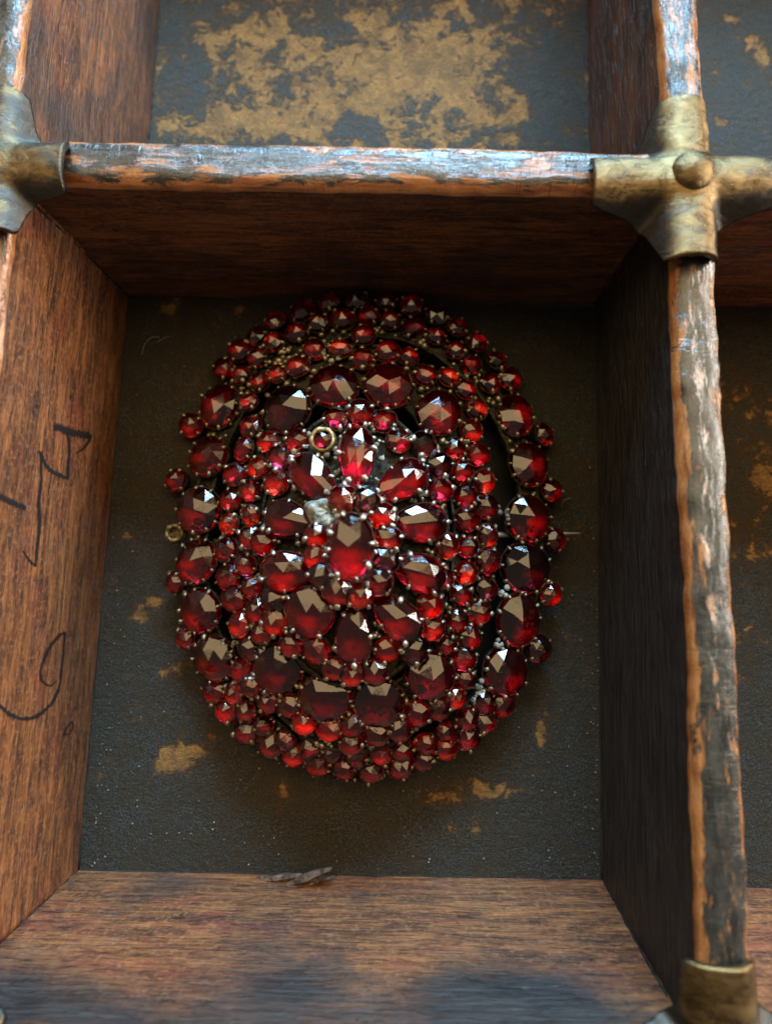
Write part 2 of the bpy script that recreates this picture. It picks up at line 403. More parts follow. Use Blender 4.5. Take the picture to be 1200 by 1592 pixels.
VLX = px(22, 300, HT).x
vl_hi = [V((VLX, 0, HT)), V((VLX - 0.10, -H, HT))]
vl_blobs = ()
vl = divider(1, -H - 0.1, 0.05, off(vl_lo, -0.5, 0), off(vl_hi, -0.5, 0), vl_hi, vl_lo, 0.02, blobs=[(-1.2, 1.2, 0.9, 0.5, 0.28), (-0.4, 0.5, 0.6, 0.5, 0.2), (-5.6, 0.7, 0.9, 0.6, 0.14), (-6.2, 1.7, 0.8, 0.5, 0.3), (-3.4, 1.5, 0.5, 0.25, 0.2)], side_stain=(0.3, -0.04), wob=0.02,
        label='left divider in bare orange brown wood with handwriting in black ink')
vlu_lo = P0((232, 215), (250, 0)); vlu_hi = PH((30, 125), (45, 0))
divider(1, 0.15, H + 0.2, off(vlu_lo, -0.5, 0), off(vlu_hi, -0.5, 0), vlu_hi, vlu_lo, 0.16, side_stain=(0.2, 0.42), wob=0.02)
# horizontal dividers (axis 0): face a looks down the picture (-y), face b looks up
ht_lo = P0((200, 460), (925, 470))
divider(0, -0.05, W + 0.15, ht_lo, PH((105, 288), (400, 293), (640, 296), (920, 301)), PH((105, 219), (400, 223), (620, 227), (920, 236)), off(ht_lo, 0, 0.45),
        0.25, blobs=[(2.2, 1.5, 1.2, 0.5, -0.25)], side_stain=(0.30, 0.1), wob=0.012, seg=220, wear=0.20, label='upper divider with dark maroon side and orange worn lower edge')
hb_lo = P0((122, 1353), (935, 1367))
hb_hi = [V((-0.3, hb_lo[0].y - 0.14, HT)), V((W, hb_lo[1].y - 0.14, HT))]
divider(0, -0.3, W + 0.1, off(hb_lo, 0, -0.45), off(hb_hi, 0, -0.45), hb_hi, hb_lo,
        0.34, blobs=[(2.5, 1.3, 0.6, 0.3, 0.5), (4.3, 1.45, 1.0, 0.3, 0.5), (3.0, 0.35, 0.25, 0.2, 0.3), (2.2, 0.9, 0.35, 0.3, 0.2), (0.4, 1.6, 0.8, 0.4, 0.35), (1.2, 0.2, 0.3, 0.15, 0.3), (1.6, 1.8, 2.6, 0.35, 0.35), (4.4, 1.8, 1.6, 0.35, 0.25)],
        seg=200, label='lower divider in scuffed brown wood with dark purple stains')
divider(0, W + 0.35, 2 * W, P0((1120, 476), (1200, 477)), PH((1120, 310), (1200, 311)), PH((1120, 240), (1200, 240)), off(P0((1120, 476), (1200, 477)), 0, 0.45), 0.2, side_stain=(0.15, 0))
rb = P0((1170, 1380), (1200, 1381))
divider(0, W + 0.35, 2 * W, off(rb, 0, -0.45), off([V((p.x, p.y, HT)) for p in rb], 0, -0.5), off([V((p.x, p.y, HT)) for p in rb], 0, -0.05), rb, 0.1)
sx = lambda x, y0, y1: [V((x, y0, 0)), V((x, y1, 0))]
def plainv(x, y0, y1):
    divider(1, y0, y1, sx(x - 0.22, y0, y1), [V((x - 0.22, y0, HT)), V((x - 0.22, y1, HT))], [V((x + 0.22, y0, HT)), V((x + 0.22, y1, HT))], sx(x + 0.22, y0, y1), 0.2, seg=60)
def plainh(y, x0, x1):
    q = lambda yy, z: [V((x0, yy, z)), V((x1, yy, z))]
    divider(0, x0, x1, q(y - 0.22, 0), q(y - 0.22, HT), q(y + 0.22, HT), q(y + 0.22, 0), 0.2, seg=60)
YB = -H - 0.25; YT = 0.25
plainh(H + 0.4, -W, 2 * W + 0.4)
plainh(-2 * H, -W, 2 * W + 0.4)
plainh(YB, -W, -0.5); plainh(YT, -W, -0.62)
plainv(-W - 0.2, -2 * H, H + 0.4); plainv(2 * W + 0.2, -2 * H, H + 0.4)
plainv(W + 0.42, -2 * H, YB - 0.3); plainv(-0.45, -2 * H, YB - 0.3)

# ------------------------------------------------------------------ brass clips over the crossings
def clip(cx, cy, La, w_, ang=0.0, seed=0, dirty=0.0, deep=1.5):
    """La: four arm lengths (+x,+y,-x,-y); w_: half widths of x arms and y arms"""
    NA, NR = 144, 40
    vs = []; low = []
    wx, wy = w_
    def height(u, v):
        def prof(d, w):
            q = abs(d) / w
            return 0.12 * (1 - q ** 2.8) if q < 1 else -deep * (abs(d) - w)
        a = prof(v, wx * 1.10); c = prof(u, wy * 1.10)
        k = 0.09
        mx = max(a, c); mn = min(a, c)
        hh = max(k - (mx - mn), 0) / k
        return HT + 0.035 + mx + hh * hh * k * 0.25
    for r_ in range(NR + 1):
        for i in range(NA):
            th = 2 * math.pi * i / NA
            cu, su = math.cos(th), math.sin(th)
            LX = La[0] if cu > 0 else La[2]; LY = La[1] if su > 0 else La[3]
            # straight arm ends
            RX = LX / max(abs(cu), 1e-6); RY = LY / max(abs(su), 1e-6)
            inx = abs(RX * su) <= wx * 1.12; iny = abs(RY * cu) <= wy * 1.12
            # curved web between the corners of the two arm ends
            ax, ay = LX * 0.97, wx * 1.12; bx, by = wy * 1.12, LY * 0.97
            den = (abs(cu) * (by - ay) - abs(su) * (bx - ax))
            RW = (ax * (by - ay) - ay * (bx - ax)) / den if abs(den) > 1e-6 else LX
            if inx: Rr = RX
            elif iny: Rr = RY
            else:
                al = abs(math.atan2(abs(su) * RW - ay, max(1e-6, 1)))
                f = (abs(su) * RW - ay) / (by - ay)
                Rr = RW * (1 - 0.27 * math.sin(math.pi * max(0, min(1, f))))
            rr = Rr * r_ / NR
            u, v = cu * rr, su * rr
            z = height(u, v) + 0.012 * noise.noise(Vector((u * 4, v * 4, seed)))
            if r_ == NR: Rn = 1
            ca, sa = math.cos(ang), math.sin(ang)
            vs.append((cx + u * ca - v * sa, cy + u * sa + v * ca, z))
            low.append(dirty + min(1, max(0, (HT + 0.11 - z) / 0.12)))
    fs = []
    for r_ in range(NR):
        for i in range(NA):
            j = (i + 1) % NA; fs.append((r_ * NA + i, (r_ + 1) * NA + i, (r_ + 1) * NA + j, r_ * NA + j))
    o = link('corner_clip', mesh('corner_clip', vs, fs, True, {'low': ('FLOAT', low)}), BRASS, tray)
    md = o.modifiers.new('thickness', 'SOLIDIFY'); md.thickness = 0.05; md.offset = -1
    # rivet
    mv = []; mf = []
    n = 40
    prof = [(0.0, 0.13), (0.05, 0.127), (0.10, 0.112), (0.15, 0.085), (0.19, 0.045), (0.205, 0.01), (0.20, -0.02), (0.215, -0.03), (0.215, -0.06)]
    z0 = HT + 0.135
    for r_, z in [(a_ * 0.84, b_ * 0.9) for a_, b_ in prof] + [(0.21, -0.055), (0.235, -0.07)]:
        for i in range(n):
            th = 2 * math.pi * i / n; k = 1 + 0.05 * noise.noise(Vector((math.cos(th) * 1.5, math.sin(th) * 1.5, seed + z * 4)))
            mv.append((cx + r_ * k * math.cos(th), cy + r_ * k * math.sin(th), z0 + z + 0.010 * noise.noise(Vector((r_ * 14 * math.cos(th), r_ * 14 * math.sin(th), seed)))))
    for a in range(len(prof) + 1):
        for i in range(n):
            j = (i + 1) % n; mf.append((a * n + i, (a + 1) * n + i, (a + 1) * n + j, a * n + j))
    link('rivet', mesh('rivet', mv, mf, True, {'low': ('FLOAT', [0.12] * len(mv))}), BRASS, o)
    return o
c1 = px(1071, 273, HT + 0.1); sc1 = (px(1171, 273, HT).x - px(1071, 273, HT).x) / 100
clip(c1.x, c1.y, (150 * sc1, 128 * sc1, 147 * sc1, 133 * sc1), (37 * sc1, 38 * sc1), 0.02, 1)
c2 = px(-14, 254, HT + 0.1)
clip(c2.x, c2.y, (118 * sc1, 128 * sc1, 120 * sc1, 112 * sc1), (42 * sc1, 40 * sc1), 0.02, 5, dirty=0.32)
c3 = px(1134, 1682, HT + 0.1)
clip(c3.x, c3.y, (140 * sc1, 136 * sc1, 118 * sc1, 133 * sc1), (37 * sc1, 44 * sc1), 0.02, 9, dirty=-0.25)
clip(px(0, 0, HT).x * 0 + VLX - 0.35, YB, (1, 1, 1, 1), (0.26, 0.3), 0.0, 12)

# ------------------------------------------------------------------ ink handwriting on the left divider
pa, pb, pc = vl_lo[0], vl_lo[1], vl_hi[0]
wn = (pb - pa).cross(V((vl_hi[0].x, vl_hi[0].y, HT - 0.07)) - V((vl_lo[0].x, vl_lo[0].y, 0)) + (pa - pa)).normalized()
if wn.x < 0: wn = -wn
vl_bvh = None
from mathutils.bvhtree import BVHTree
def bvh_of(o):
    return BVHTree.FromPolygons([v.co for v in o.data.vertices], [tuple(p.vertices) for p in o.data.polygons])
vl_bvh = bvh_of(vl)
def on_left(x, y):
    d = Vector(ray(x, y)).normalized(); hit = vl_bvh.ray_cast(Vector(CAM), d)
    if hit[0] is None: return px_plane(x, y, pa, wn) + wn * 0.004, wn
    nn = hit[1] if hit[1].x > 0 else -hit[1]
    return hit[0] + nn * 0.005, nn
k4 = 0.3343
q4 = lambda l: [(x * k4, 530 + y * k4) for x, y in l]
strokes = [
    (q4([(250, 400), (275, 400), (300, 415), (350, 430), (420, 440)]), [9, 11, 10, 10, 9]),
    (q4([(418, 435), (412, 470), (390, 500), (352, 522)]), [6, 4, 3, 1.5]),
    (q4([(312, 425), (322, 480), (322, 540), (316, 590), (318, 640)]), [4.5, 4, 5, 5, 3]),
    (q4([(320, 640), (290, 630), (250, 612), (222, 590), (205, 560), (192, 520), (175, 512)]), [4, 5, 6, 5, 4, 3, 2]),
    (q4([(186, 515), (192, 580), (193, 650), (186, 700), (180, 760), (184, 820), (184, 870), (176, 930), (172, 980), (165, 1048)]), [2.5, 3, 3.5, 4, 5, 5, 6, 5, 5, 3.5]),
    (q4([(168, 1048), (145, 1030), (125, 1005), (108, 975)]), [3, 4, 3, 1.5]),
    (q4([(-30, 715), (0, 725), (60, 752), (122, 778)]), [8, 8, 8, 6]),
    ([(101, 983), (92, 988), (77, 1006), (67, 1027), (63, 1043), (64, 1056), (72, 1065), (80, 1066), (88, 1058)], [4, 4, 4, 4, 3.5, 3.5, 3, 2.5, 1.5]),
    ([(101, 983), (99, 1005), (97, 1030), (94, 1055), (90, 1075), (80, 1094), (66, 1108), (52, 1116), (34, 1118), (14, 1110), (0, 1097), (-10, 1085)], [3, 3, 3, 3, 4, 4, 5, 5, 5, 5.5, 5, 4]),
    ([(112, 1121), (104, 1130), (99, 1143), (108, 1141), (114, 1130), (112, 1121)], [1.5, 2, 2.5, 2, 2, 1.5]),
]
for pts, wd in strokes:
    iv = []; iff = []; core = []
    # resample
    P = []; Wd = []
    for i in range(len(pts) - 1):
        for k in range(6):
            f = k / 6; P.append((pts[i][0] * (1 - f) + pts[i + 1][0] * f, pts[i][1] * (1 - f) + pts[i + 1][1] * f)); Wd.append(wd[i] * (1 - f) + wd[i + 1] * f)
    P.append(pts[-1]); Wd.append(wd[-1])
    for _ in range(1):
        P = [P[0]] + [((P[i - 1][0] + 2 * P[i][0] + P[i + 1][0]) / 4, (P[i - 1][1] + 2 * P[i][1] + P[i + 1][1]) / 4) for i in range(1, len(P) - 1)] + [P[-1]]
    n0 = len(iv)
    for i, (x, y) in enumerate(P):
        a = P[max(0, i - 1)]; c = P[min(len(P) - 1, i + 1)]
        dx, dy = c[0] - a[0], c[1] - a[1]; l = math.hypot(dx, dy) or 1
        nx, ny = -dy / l, dx / l; ww = Wd[i] * 0.78 * (1 + 0.25 * noise.noise(Vector((x * 0.2, y * 0.2, 1))))
        for s_, co in ((-1, 0), (0, 1), (1, 0)):
            iv.append(on_left(x + nx * ww * s_, y + ny * ww * s_)[0]); core.append(co)
    for i in range(len(P) - 1):
        for k in range(2):
            a = n0 + i * 3 + k; iff.append((a, a + 1, a + 4, a + 3))
    link('ink_stroke', mesh('ink_stroke', iv, iff, True, {'core': ('FLOAT', core)}), INK, vl)

# ------------------------------------------------------------------ splintered wood at the foot of the lower divider
hbo = [o for o in tray.children if o.get('label', '').startswith('lower divider')][0]
mb = MB()
for (x0, y0, x1, y1, r0, z0, z1) in [(408, 1368, 470, 1360, 0.035, 0.10, 0.16), (440, 1378, 512, 1352, 0.045, 0.12, 0.30), (470, 1362, 515, 1350, 0.03, 0.06, 0.20),
                                     (400, 1362, 450, 1372, 0.028, 0.06, 0.10), (430, 1366, 500, 1368, 0.032, 0.10, 0.12), (476, 1376, 520, 1362, 0.02, 0.16, 0.2)]:
    a = px(x0, y0, z0); c = px(x1, y1, z1); pts = [a.lerp(c, f / 7) + V((0, 0.02 * noise.noise(V((f, x0, 0))), 0.03 * noise.noise(V((f * .7, x0, 4))))) for f in range(8)]
    tube(mb, pts, [r0 * (0.25 + math.sin(math.pi * (f + 0.6) / 8.2) * (0.8 + 0.3 * noise.noise(V((f * 1.3, x1, 2))))) for f in range(8)], 5)
link('splinter', mesh('splinter', mb.v, mb.f), SPLINT, hbo)

# ------------------------------------------------------------------ the brooch
brooch = bpy.data.objects.new('garnet_brooch', None); COL.objects.link(brooch)
bc = px(567, 832, 0); brooch.location = bc
brooch['label'] = 'oval tiered brooch crowded with faceted dark red garnets, lying in the lined compartment'
brooch['category'] = 'brooch'

def ell(cx, cy, rx, ry, z):
    c = px(cx, cy, z); e = px(cx + rx, cy, z); t_ = px(cx, cy - ry, z)
    return c.x, c.y, (e.x - c.x), (t_.y - c.y)
E_OUT = ell(567, 833, 296, 368, 0.35)
E_MID = ell(556, 838, 219, 330, 0.7)
E_IN = ell(552, 845, 152, 222, 1.0)
E_CEN = ell(545, 849, 66, 86, 1.3)
def rho(E, x, y): return math.hypot((x - E[0]) / E[2], (y - E[1]) / E[3])
def z_out(x, y): return 0.46 - 0.24 * max(0, min(1.3, (rho(E_OUT, x, y) - 0.70) / 0.30)) ** 1.6
def z_mid(x, y): return 0.86 - 0.26 * max(0, min(1.3, (rho(E_MID, x, y) - 0.55) / 0.45)) ** 1.6
def z_in(x, y): return 1.16 - 0.22 * max(0, min(1.3, (rho(E_IN, x, y) - 0.30) / 0.70)) ** 1.7
def z_cen(x, y): return 1.42 - 0.10 * max(0, min(1.3, rho(E_CEN, x, y))) ** 2
TIERS = {'outer_tier': (E_OUT, z_out, 0.835, 0.935), 'middle_tier': (E_MID, z_mid, 0.68, 0.92), 'rosette_tier': (E_IN, z_in, 0.0, 0.95), 'centre_cluster': (E_CEN, z_cen, 0.0, 0.92)}

def tier_plate(name, skirt):
    E, zf, r0, r1 = TIERS[name]
    na, nr = 180, 22; vs = []; fs = []
    def pt(rr, th, dz=0):
        x = E[0] + E[2] * rr * math.cos(th); y = E[1] + E[3] * rr * math.sin(th)
        return V((x, y, zf(x, y) - 0.03 + dz + 0.035 * noise.noise(V((x * 5, y * 5, 2))))) - bc
    rings = []
    if r0 > 0: rings.append((r0, -skirt))
    for k in range(nr + 1): rings.append((r0 + (r1 - r0) * k / nr if r0 > 0 else max(0.02, r1 * k / nr), 0))
    rings.append((r1 + 0.004, -0.05)); rings.append((r1 - 0.02, -skirt))
    for rr, dz in rings:
        for i in range(na): vs.append(pt(rr + (0.012 * noise.noise(V((i * 0.35, dz, 3))) if rr > r0 + .02 else 0), 2 * math.pi * i / na, dz))
    for k in range(len(rings) - 1):
        for i in range(na):
            j = (i + 1) % na; fs.append((k * na + i, (k + 1) * na + i, (k + 1) * na + j, k * na + j))
    mb = MB(); mb.add(vs, fs)
    for rr, rad in ((r1, 0.028), (r0, 0.022)):
        if rr > 0: tube(mb, [pt(rr, 2 * math.pi * i / 160, 0.01) for i in range(160)], rad, 6, True)
    return link(name, mesh(name, mb.v, mb.f, True), GILT, brooch)

def cut(kind, seed, outline=None, dome=0.62):
    """rose-cut stone: unit girdle radius, dome above z=0, pavilion below"""
    rs = random.Random(seed); vs = [V((rs.uniform(-.05, .05), rs.uniform(-.05, .05), dome))]
    f6 = 6 if kind != 'small' else rs.choice((5, 6, 6))
    r1 = rs.uniform(0.47, 0.56) if kind != 'small' else rs.uniform(0.46, 0.58); z1 = dome * rs.uniform(0.72, 0.79)
    a0 = rs.uniform(0, 6.28) if outline is None else 0.3 * rs.random()
    ring1 = [1 + k for k in range(f6)]
    for k in range(f6):
        th = a0 + 2 * math.pi * k / f6 + rs.uniform(-.07, .07); q = r1 * rs.uniform(.92, 1.08)
        vs.append(V((q * math.cos(th), q * math.sin(th), z1 * rs.uniform(.96, 1.04))))
    n2 = 2 * f6; o2 = len(vs)
    for k in range(n2):
        th = a0 + 2 * math.pi * k / n2; vs.append(V((0.90 * math.cos(th), 0.90 * math.sin(th), dome * rs.uniform(0.26, 0.36))))
    o3 = len(vs)
    for k in range(n2):
        th = a0 + 2 * math.pi * k / n2; vs.append(V((1.0 * math.cos(th), 1.0 * math.sin(th), 0.0)))
    o4 = len(vs)
    for k in range(n2):
        th = a0 + 2 * math.pi * k / n2; vs.append(V((0.86 * math.cos(th), 0.86 * math.sin(th), -0.16)))
    o5 = len(vs); vs.append(V((0, 0, -0.20)))
    if outline:
        for v in vs: v.y *= outline(v.x)
    fs = []
    for k in range(f6):
        j = (k + 1) % f6
        fs.append((0, ring1[k], ring1[j]))
        m_ = o2 + (2 * k + 1) % n2; a = o2 + 2 * k; c = o2 + (2 * k + 2) % n2
        fs.append((ring1[k], m_, ring1[j])); fs.append((ring1[k], a, m_)); fs.append((ring1[j], m_, c))
    for k in range(n2):
        j = (k + 1) % n2
        fs.append((o2 + k, o3 + k, o3 + j, o2 + j)); fs.append((o3 + k, o4 + k, o4 + j, o3 + j)); fs.append((o4 + k, o5, o4 + j))
    return mesh('garnet_' + kind, vs, fs)
SM = [cut('small', 100 + i, dome=0.72) for i in range(8)]
LG = [cut('large', 200 + i, dome=0.50) for i in range(8)]
for m_ in SM + LG: m_.materials.append(GARNET)
def foil_mesh():
    n = 18; vs = []; fs = []
    prof = [(1.00, -0.02), (1.03, -0.06), (0.97, -0.42), (0.70, -0.55), (0.0, -0.55), ]
    inner = [(0.985, -0.05), (0.86, -0.20), (0.0, -0.26)]
    rings = inner[::-1] + prof
    for r_, z in rings:
        for i in range(n): vs.append(V((max(r_, 1e-3) * math.cos(2 * math.pi * i / n), max(r_, 1e-3) * math.sin(2 * math.pi * i / n), z)))
    for a in range(len(rings) - 1):
        for i in range(n):
            j = (i + 1) % n; fs.append((a * n + i, (a + 1) * n + i, (a + 1) * n + j, a * n + j))
    me = mesh('setting_cup', vs, fs, True); me.materials.append(FOIL); me.materials.append(GILT)
    me.polygons.foreach_set('material_index', [0 if k // n < 2 else 1 for k in range(len(me.polygons))])
    return vs, fs, n
CUPV, CUPF, CUPN = foil_mesh()

COLS = {'d': (0.33, 0.007, 0.020), 'n': (0.39, 0.006, 0.020), 'r': (0.46, 0.007, 0.020), 'o': (0.78, 0.045, 0.024), 'k': (0.16, 0.012, 0.018), 'p': (0.55, 0.05, 0.08)}
tier_obj = {}
claws = {}; cups = {}
for nm, sk in (('outer_tier', 0.22), ('middle_tier', 0.36), ('rosette_tier', 0.40), ('centre_cluster', 0.34)):
    tier_obj[nm] = tier_plate(nm, sk); claws[nm] = MB(); cups[nm] = (MB(), [])
rg = random.Random(11)
def frame_at(tier, x, y, jit):
    zf = TIERS[tier][1]; e = 0.02
    n = V((-(zf(x + e, y) - zf(x - e, y)) / (2 * e), -(zf(x, y + e) - zf(x, y - e)) / (2 * e), 1)).normalized()
    n = V((n.x * 0.5, n.y * 0.5, n.z)); n = (n + V((rg.gauss(0, jit), rg.gauss(0, jit), 0))).normalized()
    return n
def gem(tier, x, y, rx, ry, rot=0.0, col='n', pear=0.0, lift=0.0, nclaw=None, jit=0.06, name=None, claw=True):
    E, zf, _, _ = TIERS[tier]
    z = 0.6
    for _ in range(5):
        p = px(x, y, z + 0.03); z = zf(p.x, p.y) + 0.06 + lift
    p = px(x, y, z); large = max(rx, ry) > 22
    s = (CAM[2] - z) / FPX * 1.0
    gs = 1.10 if large else 1.31
    a, b_ = rx * s * gs, ry * s * gs
    sh = (lambda u: 1.08 - pear * 0.52 * (1 - max(-1, min(1, u)))) if pear else (lambda u: 1)
    if pear:
        me = cut('petal', int(x * 7 + y), sh, dome=0.46); me.materials.append(GARNET)
    else: me = rg.choice(LG if large else SM)
    n = frame_at(tier, p.x, p.y, jit)
    q = n.to_track_quat('Z', 'Y')
    spin = R(rot) if (pear or abs(rx - ry) > 3) else rg.uniform(0, 6.28)
    Mx = Matrix.Translation(p - bc) @ q.to_matrix().to_4x4()
    # keep the spin measured in the picture
    xa = (q @ V((1, 0, 0))); base = math.atan2(xa.y, xa.x)
    Mx = Mx @ Matrix.Rotation(spin - base, 4, 'Z') @ Matrix.Diagonal((a, b_, math.sqrt(a * b_) * rg.uniform(.92, 1.1), 1))
    nm = name or ('petal_garnet' if pear else ('large_garnet' if large else 'small_garnet'))
    o = link(nm, me, None, tier_obj[tier]); o.matrix_local = Mx
    c = COLS[col]; k = rg.uniform(0.8, 1.2)
    o.color = (min(.95, c[0] * k), c[1] * rg.uniform(.7, 1.4), c[2] * rg.uniform(.5, 1.3), 1)
    vs = []
    for v in CUPV:
        vs.append(Mx @ V((v.x, v.y * sh(v.x), v.z)))
    cups[tier][0].add(vs, CUPF)
    cups[tier][1].extend([0 if kk // CUPN < 2 else 1 for kk in range(len(CUPF))])
    if claw:
        nc = nclaw or (9 if large else rg.choice((3, 4, 4)))
        t0 = rg.uniform(0, 6.28); iv_, if_ = ico(1)
        for i in range(nc):
            th = t0 + 2 * math.pi * (i + rg.uniform(-.2, .2)) / nc; s_ = sh(math.cos(th))
            cr_ = rg.uniform(0.014, 0.036 if tier in ('rosette_tier', 'centre_cluster') else 0.028); sdc = rg.random() * 60
            cp = Mx @ V((1.03 * math.cos(th), 1.03 * s_ * math.sin(th), rg.uniform(0.0, 0.2)))
            dirn = ((Mx @ V((0, 0, 0.4))) - cp).normalized()
            claws[tier].add([cp + V((v.x, v.y, v.z)) * cr_ * (1 + 0.7 * noise.noise(v * 1.3 + V((sdc, 0, 0)))) + dirn * (v.z + 0.6) * 0.022 for v in iv_], if_)
    return o
for nm, lst in {
 'outer_tier': [
    (511,470,14,'r'),(554,467,15,'k'),(470,484,16,'d'),(533,496,15,'n'),(495,502,14,'d'),(428,498,14,'o'),(461,516,14,'r'),(572,491,14,'r'),(399,522,14,'k'),(426,532,15,'p'),
    (373,545,15,'n'),(400,556,14,'d'),(348,573,14,'r'),(375,583,14,'n'),(404,594,13,'n'),(297,661,15,'r'),(274,747,15,'d'),
    (600,468,14,'d'),(639,474,15,'r'),(679,489,16,'k'),(607,497,13,'r'),(644,510,15,'n'),(711,508,14,'n'),(677,522,13,'n'),(708,544,13,'r'),(742,532,14,'o'),(732,566,13,'n'),
    (772,560,14,'r'),(794,589,15,'r'),(762,595,14,'d'),(846,675,15,'r'),(858,762,14,'r'),(863,839,15,'d'),(856,924,15,'o'),(838,1009,16,'k'),
    (273,906,14,'r'),(288,992,14,'d'),
    (332,1076,15,'n'),(364,1078,13,'p'),(353,1104,15,'r'),(382,1107,13,'p'),(383,1136,15,'n'),(420,1158,16,'r'),(410,1128,12,'d'),(443,1153,14,'p'),(457,1174,14,'o'),(484,1164,14,'r'),(495,1187,15,'n'),
    (536,1195,14,'r'),(518,1172,13,'d'),(553,1178,14,'r'),(577,1198,15,'n'),(594,1173,14,'o'),(621,1193,15,'n'),(625,1165,14,'n'),(656,1182,14,'n'),(662,1158,14,'r'),(693,1164,14,'o'),(695,1138,13,'r'),
    (727,1147,15,'p'),(726,1119,14,'n'),(755,1121,15,'r'),(781,1097,15,'n'),(753,1092,14,'d')],
 'middle_tier': [
    (431,581,12.5,'o'),(463,569,15,'p'),(489,543,15,'n'),(529,542,14,'o'),(566,521,15,'n'),(564,558,15,'r'),(602,546,16,'n'),(635,554,14,'r'),(661,583,15,'n'),(697,586,14,'o'),(724,605,14,'r'),
    (387,625,12,'p'),(390,663,15,'n'),(416,687,14,'o'),(379,699,15,'r'),(366,737,16,'n'),(400,727,14,'o'),(358,777,14,'r'),(389,763,14,'p'),(356,814,14,'o'),(389,801,13,'o'),(352,855,16,'n'),(382,877,14,'p'),
    (355,897,16,'r'),(391,913,14,'r'),(363,931,16,'r'),(399,950,15,'n'),(372,971,15,'o'),(406,984,14,'d'),(386,1009,15,'k'),(376,1042,15,'n'),(391,1068,14,'n'),(409,1014,11,'r'),
    (741,636,14,'o'),(733,670,15,'o'),(707,698,14,'r'),(743,707,15,'r'),(717,733,15,'n'),(753,748,15,'o'),(724,771,15,'n'),(757,788,15,'n'),(727,807,16,'n'),(758,833,15,'o'),(727,850,14,'r'),(758,872,16,'r'),
    (724,890,15,'o'),(755,913,16,'k'),(717,924,14,'r'),(745,952,15,'r'),(710,964,14,'n'),(731,990,15,'r'),(720,1022,16,'r'),(723,1057,13,'d'),(694,1001,12,'d'),
    (417,1091,14,'r'),(450,1098,14,'n'),(474,1123,15,'o'),(511,1133,15,'o'),(546,1127,15,'n'),(546,1156,14,'n'),(584,1142,15,'r'),(622,1136,14,'n'),(648,1110,16,'r'),(682,1103,14,'n'),(708,1086,13,'o')],
 'rosette_tier': [
    (523,651,17,'r'),(560,642,17,'n'),(597,654,16,'n'),(462,685,15,'r'),(436,710,16,'p'),(430,750,17,'o'),(620,685,16,'r'),(659,691,16,'k'),(683,722,17,'k'),(684,760,16,'r'),(695,849,16,'o'),
    (410,842,17,'r'),(387,836,14,'p'),(669,941,17,'o'),(672,977,15,'o'),(645,1009,17,'k'),(602,1010,16,'o'),(583,1045,16,'n'),(547,1049,15,'o'),(519,1040,15,'p'),(491,1010,18,'r'),(452,1001,16,'d'),(428,967,17,'o'),(426,932,17,'k'),
    (470,716,9,'r'),(691,900,12,'d')],
 'centre_cluster': [
    (533,775,18,'o'),(570,777,18,'k'),(595,803,17,'o'),(603,837,17,'p'),(601,869,17,'k'),(588,904,18,'r'),(559,924,18,'o'),(524,919,18,'p'),(498,895,16,'k'),(489,866,15,'o'),(492,833,15,'o')],
 }.items():
    for x, y, r_, c in lst: gem(nm, x, y, r_ * 1.03, r_ * 1.03 * rg.uniform(.95, 1.08), rg.uniform(0, 180), c, lift=(0.02 if nm == 'centre_cluster' else 0), jit=0.12)
for x, y, rx, ry, rot, c in [(341,631,32,37,0,'d'),(324,709,32,34,0,'n'),(309,793,34,34,0,'d'),(305,873,32,34,0,'d'),(311,950,32,33,0,'n'),(333,1024,34,31,0,'d'),
        (801,645,28,34,0,'n'),(822,722,30,34,0,'n'),(821,806,35,34,0,'n'),(817,883,37,37,0,'k'),(806,964,33,38,0,'n'),(786,1044,34,34,0,'d')]:
    gem('outer_tier', x, y, rx, ry, rot, c)
for x, y, rx, ry, rot, c in [(519,600,38,34,0,'n'),(446,636,38,36,0,'k'),(604,599,38,36,0,'n'),(682,641,34,37,0,'r'),(433,1040,36,37,0,'d'),(505,1086,38,34,0,'d'),(588,1093,38,36,0,'n'),(669,1051,36,35,0,'n')]:
    gem('middle_tier', x, y, rx, ry, rot, c)
# petals: long axis points outwards; rot is the direction of the blunt end, degrees counter-clockwise from right
for x, y, rx, ry, rot, c, pr in [(554,708,47,29,92,'r',.3),(624,749,46,31,38,'r',.45),(652,813,42,33,6,'r',.45),(649,889,42,33,-18,'n',.5),(615,958,44,31,-42,'n',.45),
        (549,986,43,31,-90,'n',.5),(482,951,37,35,-130,'n',.05),(447,888,40,32,187,'r',.35),(449,808,40,31,165,'n',.4),(488,744,46,31,130,'n',.4)]:
    gem('rosette_tier', x, y, rx, ry, rot, c, pear=pr, lift=0.07, nclaw=5, jit=0.05)
gem('centre_cluster', 545, 850, 49, 32, 90, 'n', pear=.06, lift=0.20, nclaw=8, jit=0.02, name='centre_garnet')

GILT2 = simple('tarnished_gilt', (0.06, 0.04, 0.02, 1), 0.45, 0.7, (0.30, 0.22, 0.10, 1), 14)
